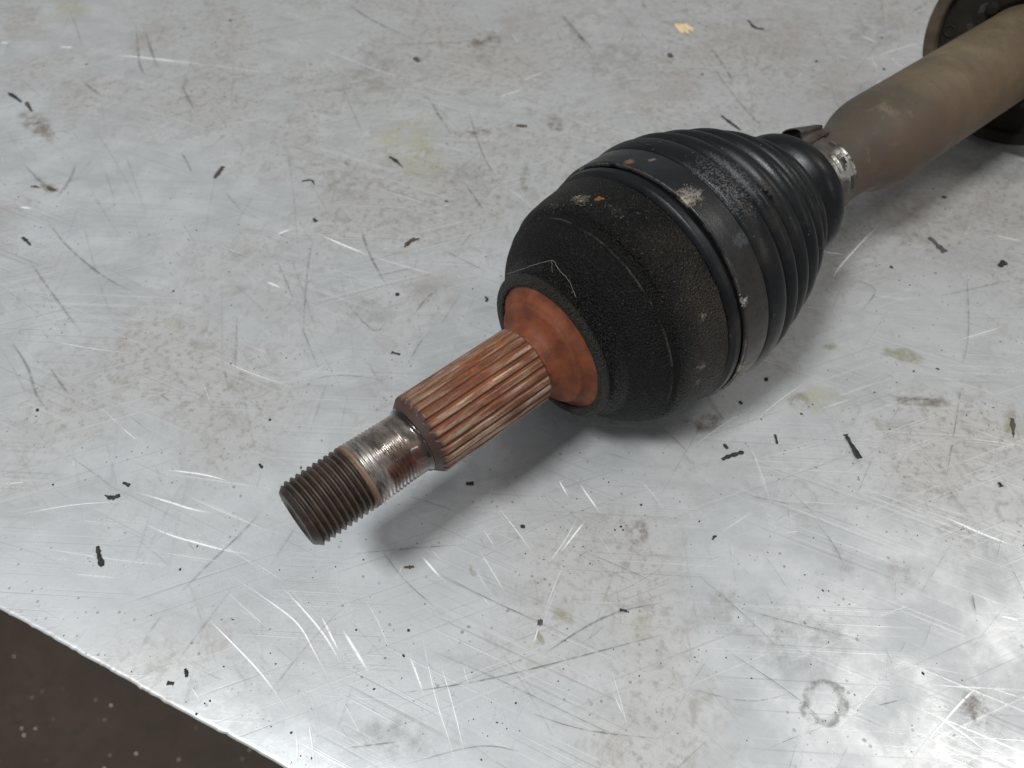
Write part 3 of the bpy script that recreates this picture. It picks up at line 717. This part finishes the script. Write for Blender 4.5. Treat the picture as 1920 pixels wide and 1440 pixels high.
M['dirt_pale'] = mat_plain('dried_dirt_pale', (0.10, 0.085, 0.07), (0.22, 0.185, 0.155), 500, .85)
strand('lint_strand', jag([(107.8, 21.5, 24.0), (110.2, 14.5, 30.8), (112.6, 9.0, 35.6), (114.0, 4.7, 38.6), (113.2, 0.5, 37.6), (113.0, -4.2, 36.6), (111.7, -9.5, 33.6)], 8, .10, 4), .07, M['fibre'], housing)
strand('lint_strand', jag([(114.2, 5.6, 38.4), (113.0, 4.2, 36.6), (112.6, 3.2, 35.0)], 6, .10, 6), .06, M['fibre'], housing)
clods('caked_dirt', [((137.6, 16.6, 45.6), 60, 2.6, .8), ((141.5, 1.0, 48.8), 70, 3.4, .6), ((134, 24, 41.0), 30, 4.0, .6), ((146, -8, 49), 50, 6.0, .4)], M['dirt'], 5, housing)
clods('caked_dirt', [((176.8, -14.0, 51.8), 90, 5.0, .40), ((177.6, -24.8, 48.0), 50, 2.2, .6), ((190.8, -23.0, 47.3), 24, 1.6, .7), ((176.5, 20, 50.0), 14, 6, .4)], M['dirt'], 6, boot)
clods('caked_dirt', [((161.5, -11.8, 51.6), 55, 2.4, .55), ((164.8, -10.5, 51.9), 30, 1.8, .5), ((159.2, -45.0, 27.4), 14, 2.0, .5), ((137.6, 16.8, 45.7), 18, 1.4, .7)], M['dirt_pale'], 7, housing)

# big clamp band
prof = dense([(158.9, 50.9), (158.7, 52.0), (158.95, 52.5), (159.6, 52.7), (165, 52.85), (170.6, 52.75), (171.2, 52.45), (171.35, 51.9), (171.2, 50.9)], .3)
part('large_clamp', revolve('large_clamp', prof, 220, wob(8, .05)), M['band'])

# small clamp with locking ear, on the bent axis
sc_prof = dense([(261.3, 17.0), (261.1, 17.9), (261.7, 18.3), (267, 18.35), (272.6, 18.3), (273.1, 17.9), (273.0, 17.0)], .4)
sclamp = part('small_clamp', revolve('small_clamp', sc_prof, 120, None, True), M['sclamp'])
def patch_box(x0, x1, a0, a1, r0, r1, name, mat, nseg=6, parent=None):
    """block lying on the clamp : x range, angle range (deg), radial range"""
    bm = bmesh.new(); V = {}
    for i, xx in enumerate((x0, x1)):
        oy, oz = axis_at(xx)
        for j in range(nseg + 1):
            a = R(a0 + (a1 - a0) * j / nseg)
            for k, r in enumerate((r0, r1)): V[i, j, k] = bm.verts.new(((xx) * MM, (oy + r * math.cos(a)) * MM, (oz + r * math.sin(a)) * MM))
    for j in range(nseg):
        bm.faces.new((V[0, j, 1], V[1, j, 1], V[1, j + 1, 1], V[0, j + 1, 1])); bm.faces.new((V[0, j, 0], V[0, j + 1, 0], V[1, j + 1, 0], V[1, j, 0]))
        for i in (0, 1): bm.faces.new((V[i, j, 0], V[i, j, 1], V[i, j + 1, 1], V[i, j + 1, 0]))
    for j in (0, nseg): bm.faces.new((V[0, j, 0], V[0, j, 1], V[1, j, 1], V[1, j, 0]))
    bmesh.ops.recalc_face_normals(bm, faces=bm.faces)
    bmesh.ops.bevel(bm, geom=[e for e in bm.edges], offset=0.00022, segments=2, affect='EDGES', clamp_overlap=True)
    me = bpy.data.meshes.new(name); bm.to_mesh(me); bm.free()
    return part(name, me, mat, parent or shaft)
# locking tabs and dark slots on the strap
for (x0, x1, a0, a1) in ((268.6, 271.2, 88, 100), (267.0, 269.8, 117, 128), (268.4, 270.8, 146, 166)):
    patch_box(x0, x1, a0, a1, 18.0, 18.45, 'slot', M['black'], parent=sclamp)
patch_box(263.4, 266.6, 106, 136, 18.1, 19.0, 'locking_tab', M['sclamp'], parent=sclamp)
patch_box(271.2, 272.9, 100, 150, 18.1, 18.9, 'locking_tab', M['sclamp'], parent=sclamp)

# the ear: a pinched hollow loop standing out from the strap
def ear():
    A = 50.0                                    # where it stands on the circumference (deg from +Y)
    loop = [(-8.5, 17.0), (-6.6, 18.4), (-5.4, 21.0), (-5.6, 23.6), (-3.6, 25.4), (0.4, 25.8), (4.0, 25.0), (5.6, 23.2), (5.0, 20.8), (5.8, 18.6), (8.0, 17.2)]
    loop = curve(loop, 4); th = 0.75
    P = np.array(loop); T = np.gradient(P, axis=0); T /= np.linalg.norm(T, axis=1)[:, None]; Nn = np.stack([-T[:, 1], T[:, 0]], -1)
    inner = P - Nn * th
    bm = bmesh.new(); V = {}
    xs = (263.4, 263.8, 269, 276.6, 277.2)
    for i, xx in enumerate(xs):
        oy, oz = axis_at(xx)
        sh = .0 if i in (1, 2, 3) else .18
        for s, L in ((0, P - Nn * sh), (1, inner + Nn * sh)):
            for j, (t, r) in enumerate(L):
                a = R(A); ry, rz = math.cos(a), math.sin(a)
                # pinch the far end of the ear a little
                rr = r - (xx - 264) * 0.22 * max(0, (r - 18) / 6)
                V[i, s, j] = bm.verts.new((xx * MM, (oy + rr * ry - t * rz) * MM, (oz + rr * rz + t * ry) * MM))
    n = len(P)
    for i in range(len(xs) - 1):
        for j in range(n - 1):
            bm.faces.new((V[i, 0, j], V[i + 1, 0, j], V[i + 1, 0, j + 1], V[i, 0, j + 1]))
            bm.faces.new((V[i, 1, j], V[i, 1, j + 1], V[i + 1, 1, j + 1], V[i + 1, 1, j]))
    for i in (0, len(xs) - 1):
        for j in range(n - 1): bm.faces.new((V[i, 0, j], V[i, 0, j + 1], V[i, 1, j + 1], V[i, 1, j]))
    bmesh.ops.recalc_face_normals(bm, faces=bm.faces)
    me = bpy.data.meshes.new('ear'); bm.to_mesh(me); bm.free(); return me
part('ear', ear(), mat_plain('ear_steel', (0.026, 0.020, 0.016), (0.058, 0.046, 0.036), 160, .55), sclamp)

# tube
prof = curve([(272.0, 16.9), (275, 17.1), (283, 17.3), (290, 17.7), (295, 18.3), (299, 19.5), (303.5, 21.2), (308.5, 22.5), (315, 22.95), (325, 23.0), (345, 22.9), (400, 22.9), (436, 22.9), (441, 23.0), (445, 22.6), (450, 20.0)], 8)
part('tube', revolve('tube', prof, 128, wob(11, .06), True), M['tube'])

# inner joint at the far end
prof = dense([(448, 20.2), (446.5, 24.0), (445.2, 25.0), (445.2, 44.6), (444.0, 45.0), (441.8, 45.6), (441.0, 46.6), (441.2, 51.0), (442.0, 52.2), (444, 52.8), (462, 53.2), (476, 52.0), (480, 48), (481, 20)], 1.2)
ij = part('inner_joint', revolve('inner_joint', prof, 128, wob(5, .25), True), M['joint'])
prof = dense([(443.6, 45.1), (441.6, 45.5), (440.7, 46.4), (440.8, 50.9), (441.6, 52.5), (444, 53.1), (452, 53.3), (452.4, 52.6)], .8)
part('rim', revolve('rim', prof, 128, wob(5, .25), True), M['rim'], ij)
def knob(name, ang, rad, r0, h, mat, hole=False, sy=1.0, x0=445.4):
    """round boss or recess plug on the face of the inner joint"""
    oy, oz = axis_at(x0); a = R(ang); cy, cz = oy + rad * math.cos(a), oz + rad * math.sin(a)
    th = np.linspace(0, 2 * np.pi, 28, endpoint=False); rows = []
    pr = [(0, r0), (-h * .7, r0 * .97), (-h, r0 * .82), (-h, .01)] if not hole else [(0.2, r0 * 1.15), (-h, r0 * 1.1), (-h, r0 * .85), (0.1, r0 * .8), (0.1, .01)]
    for (dx, rr) in pr:
        ct, st = np.cos(th) * rr * sy, np.sin(th) * rr
        rows.append(np.stack([np.full(28, x0 + dx), cy + ct * math.cos(a) - st * math.sin(a), cz + ct * math.sin(a) + st * math.cos(a)], -1) * MM)
    return part(name, grid_mesh(name, rows), mat, ij)
for ang in (-8.6, 51.4, 111.4, 171.4, 231.4, 291.4): knob('bolt_boss', ang, 40.5, 3.2, 0.9, M['joint'], hole=True)
for ang in (29, 89, 149, 209, 269, 329): knob('lobe', ang, 27.2, 3.6, 2.6, M['joint'], sy=1.0)
for ang in (0, 60, 120, 180, 240, 300): knob('recess', ang, 31, 2.2, 0.25, M['black'], sy=.8)
for ang in (21, 81, 141, 201, 261, 321): knob('recess', ang, 30.6, 3.6, 0.3, M['black'], sy=.55)

# ------------------------------------------------------------------ crumbs on the bench
def crumb_mesh(pts, wpx, hgt, seed, lump=.38):
    """an irregular sliver: spine in photo pixels, width list in pixels"""
    q = random.Random(seed)
    P = [px(*p) for p in pts]; Q = [np.array((p.x, p.y)) for p in P]
    if len(Q) == 2: Q = [Q[0], (Q[0] + Q[1]) / 2, Q[1]]
    Q = [np.array(t) for t in curve([tuple(t) for t in Q], 5)]
    sc = (P[0] - CAM).length / 1445.0
    n = len(Q); c = sum(Q) / n; rows = []; K = 10
    for i, p in enumerate(Q):
        t = Q[min(i + 1, n - 1)] - Q[max(i - 1, 0)]; t = t / (np.linalg.norm(t) + 1e-12); nn = np.array((-t[1], t[0]))
        u = i / (n - 1); wd = np.interp(u, np.linspace(0, 1, len(wpx)), wpx) * sc * .37 * (1 + q.uniform(-lump, lump))
        hh = .7 * hgt * (0.55 + 0.45 * math.sin(math.pi * u)) * (1 + q.uniform(-lump, lump))
        ring = []
        for k in range(K):
            a = 2 * math.pi * k / K; cs, sn = math.cos(a), math.sin(a)
            d = wd * cs * (1 + q.uniform(-lump, lump) * .6)
            z = max(0.0, hh * (0.5 + 0.5 * sn) * (1 + q.uniform(-lump, lump) * .4))
            ring.append((p[0] - c[0] + nn[0] * d, p[1] - c[1] + nn[1] * d, z + .00003))
        rows.append(ring)
    first = np.mean(rows[0], 0); last = np.mean(rows[-1], 0)
    rows = [[tuple(first)] * K] + rows + [[tuple(last)] * K]
    me = grid_mesh('crumb', rows)
    bm = bmesh.new(); bm.from_mesh(me); bmesh.ops.remove_doubles(bm, verts=bm.verts, dist=1e-7); bmesh.ops.recalc_face_normals(bm, faces=bm.faces); bm.to_mesh(me); bm.free()
    return me, (c[0], c[1], 0)
CR = [
 ('rubber_crumb', [(15,174),(26,181),(41,192)], [2,9,8,2], .0006, 'black', 'leaf-shaped black rubber sliver near the upper left edge of photo'),
 ('rust_flake', [(49,192),(54,200),(60,209)], [8,7,4], .0009, 'brown', 'brown flake just below the leaf-shaped black sliver at upper left'),
 ('rust_flake', [(88,350),(96,355),(103,357)], [4,9,6], .0009, 'brown', 'larger of two olive brown flakes on the left, at end of dark scratch'),
 ('rust_flake', [(58,350),(66,350),(74,352)], [4,6,2], .0006, 'brown', 'smaller of two olive brown flakes on the left, beside the larger'),
 ('rust_flake', [(418,313),(411,323),(402,334)], [8,9,4], .0012, 'brown', 'single upright brown chunk on the pale upper left bench'),
 ('rubber_crumb', [(729,294),(740,300),(756,315)], [2,9,2], .0006, 'black', 'leaf-shaped black sliver on the yellowish stain at upper middle'),
 ('rubber_crumb', [(566,340),(583,338),(590,346)], [4,5,3], .0006, 'black', 'thin bent black hook lying left of the yellowish stain'),
 ('metal_shaving', [(758,464),(770,452),(786,448)], [4,13,3], .0012, 'brown', 'triangular olive metal shaving at end of long bright scratch'),
 ('rubber_crumb', [(744,550),(746,555)], [8,8], .0009, 'black', 'round black pellet left of the rusty hub face'),
 ('rubber_crumb', [(588,410),(593,416)], [8,8], .0008, 'black', 'round black pellet above the long bright scratch'),
 ('rubber_crumb', [(734,661),(742,663),(750,665)], [6,5,7], .0008, 'black', 'dumbbell-shaped black crumb left of the splined stub'),
 ('rubber_crumb', [(183,1025),(186,1042),(192,1062)], [5,8,10], .0016, 'black', 'long black worm-shaped rubber crumb near the lower left bench edge'),
 ('rubber_crumb', [(197,929),(210,934),(225,929)], [3,12,6], .0008, 'black', 'flat black triangular chip at middle left of bench'),
 ('rubber_crumb', [(231,905),(243,911)], [6,8], .0008, 'black', 'small black crumb just above the flat triangular chip'),
 ('rubber_crumb', [(347,1254),(350,1262),(350,1270)], [4,8,5], .0008, 'black', 'upper of two black crumbs near the cut edge, bottom left'),
 ('rubber_crumb', [(313,1281),(326,1282)], [7,6], .0006, 'black', 'lower of two black crumbs near the cut edge, bottom left'),
 ('rubber_crumb', [(1354,862),(1370,855),(1394,848)], [6,10,8], .0014, 'black', 'thick black rubber stick right below the joint, longest of its cluster'),
 ('rubber_crumb', [(1357,833),(1364,842)], [7,7], .0009, 'black', 'small black crumb beside the thick black stick below the joint'),
 ('rubber_crumb', [(1453,815),(1457,832)], [6,6], .0009, 'black', 'short upright black stick right of the thick one below joint'),
 ('rubber_crumb', [(1585,815),(1594,832),(1611,860)], [9,10,12], .0012, 'black', 'rough diagonal black crumb on the right side of the bench'),
 ('rubber_crumb', [(1742,446),(1756,459),(1772,473)], [8,9,14], .0014, 'grey', 'dark grey club-shaped rubber crumb at far right of boot'),
 ('rubber_crumb', [(1873,500),(1884,492)], [8,15], .0018, 'black', 'plump black lump near the right edge of photo'),
 ('rubber_crumb', [(1766,369),(1774,371)], [7,8], .0010, 'black', 'black pellet just below the brown tube'),
 ('rubber_crumb', [(1668,500),(1674,503)], [6,7], .0009, 'black', 'small black pellet below the club-shaped grey crumb'),
 ('rubber_crumb', [(1008,1167),(1017,1168)], [13,13], .0008, 'grey', 'flat grey dot at end of bright scratch, lower middle'),
 ('rubber_crumb', [(1162,1144),(1176,1146)], [7,6], .0009, 'black', 'short black bar right of the flat grey dot'),
 ('rubber_crumb', [(976,987),(984,988)], [9,9], .0010, 'black', 'black pellet between bright scratches below the splined stub'),
 ('rubber_crumb', [(874,907),(888,907)], [8,9], .0009, 'black', 'black crumb in the shadow below the splined stub'),
 ('rust_flake', [(758,1064),(768,1064),(776,1063)], [5,8,4], .0008, 'brown', 'brown flake at the tip of the threaded end shadow'),
 ('paint_chip', [(1270,54),(1283,52),(1294,48)], [34,50,30], .0004, 'cream', 'cream yellow paint chip on the bench beyond the joint'),
 ('rubber_crumb', [(1352,217),(1366,228),(1388,244)], [4,7,5], .0008, 'black', 'black strip lying against the top of the boot'),
 ('rubber_crumb', [(1402,38),(1415,52),(1432,55)], [3,6,6], .0008, 'black', 'curved black sliver at the top, right of cream chip'),
 ('rust_flake', [(968,236),(988,237)], [7,9], .0006, 'brown', 'flat brown flake above the joint housing'),
 ('rubber_crumb', [(777,108),(786,116)], [10,12], .0009, 'grey', 'dark grey lump at the upper middle of bench'),
 ('rubber_crumb', [(1255,100),(1258,108)], [9,12], .0007, 'grey', 'grey crumb just below the cream paint chip'),
 ('rubber_crumb', [(1872,905),(1878,913)], [6,8], .0009, 'black', 'black crumb between white scratches near the right edge'),
 ('rubber_crumb', [(1434,712),(1440,712)], [9,9], .0012, 'black', 'black pellet right of the band, between scratches'),
 ('rubber_crumb', [(1386,753),(1392,758)], [6,7], .0008, 'black', 'black crumb just right of the housing bottom'),
 ('rubber_crumb', [(910,556),(914,562),(910,566)], [5,6,4], .0007, 'black', 'small hooked black crumb left of the collar'),
 ('rubber_crumb', [(486,870),(492,878)], [5,6], .0008, 'black', 'black crumb left of the threaded tip'),
 ('rubber_crumb', [(42,445),(50,452),(57,460)], [5,7,4], .0008, 'black', 'dark sliver near the left edge at mid height'),
 ('rubber_crumb', [(1336,1012),(1340,1006),(1344,1006)], [5,5,3], .0007, 'black', 'comma-shaped black crumb right of the Y-shaped bright scratches'),
 ('rubber_crumb', [(1898,785),(1899,803),(1900,820)], [9,8,3], .0007, 'grey', 'ragged upright dark sliver on greenish stain at right edge'),
]
for i, (nm, pts, wp, h, mt, lab) in enumerate(CR):
    me, loc = crumb_mesh(pts, wp, h, 100 + i)
    grp = {'rubber_crumb': 'rubber crumbs scattered on the bench', 'rust_flake': 'brown flakes on the bench'}.get(nm)
    tag(link(nm, me, M[mt], loc=loc), lab, nm.replace('_', ' '), grp)

# grit too small to pick apart, in loose clumps
q = random.Random(77); V = []; F = []
seeds = [(q.uniform(300, 1930), q.uniform(0, 1450), q.uniform(25, 120)) for _ in range(60)]
for _ in range(850):
    if q.random() < .62:
        cx_, cy_, sp_ = q.choice(seeds); x, y = q.gauss(cx_, sp_), q.gauss(cy_, sp_ * .8)
    else: x, y = q.uniform(-10, 1930), q.uniform(-10, 1450)
    if y > 1142 + x * 298 / 535 - 8: continue
    if x < 500 and q.random() < .45: continue
    c = px(x, y); s = (c - CAM).length / 1445.0 * (q.choice((.55, .7, .85, 1.0, 1.2, 1.5)) if q.random() < .93 else q.uniform(1.8, 3.0))
    a = q.uniform(0, 6.28); b = len(V); el = q.uniform(1, 1.9)
    ring = [(math.cos(t) * s * q.uniform(.6, 1.2) * el, math.sin(t) * s * q.uniform(.6, 1.2)) for t in (0, 1.25, 2.5, 3.75, 5.0)]
    for (u, v) in ring: V.append((c.x + u * math.cos(a) - v * math.sin(a), c.y + u * math.sin(a) + v * math.cos(a), 0.00002))
    V.append((c.x, c.y, s * q.uniform(.6, 1.1)))
    for k in range(5): F.append((b + k, b + (k + 1) % 5, b + 5))
me = bpy.data.meshes.new('grit'); me.from_pydata(V, [], F); me.update()
tag(link('grit', me, M['grit'], smooth=False), 'fine black grit sprinkled over the metal bench top', 'grit', kind='stuff')
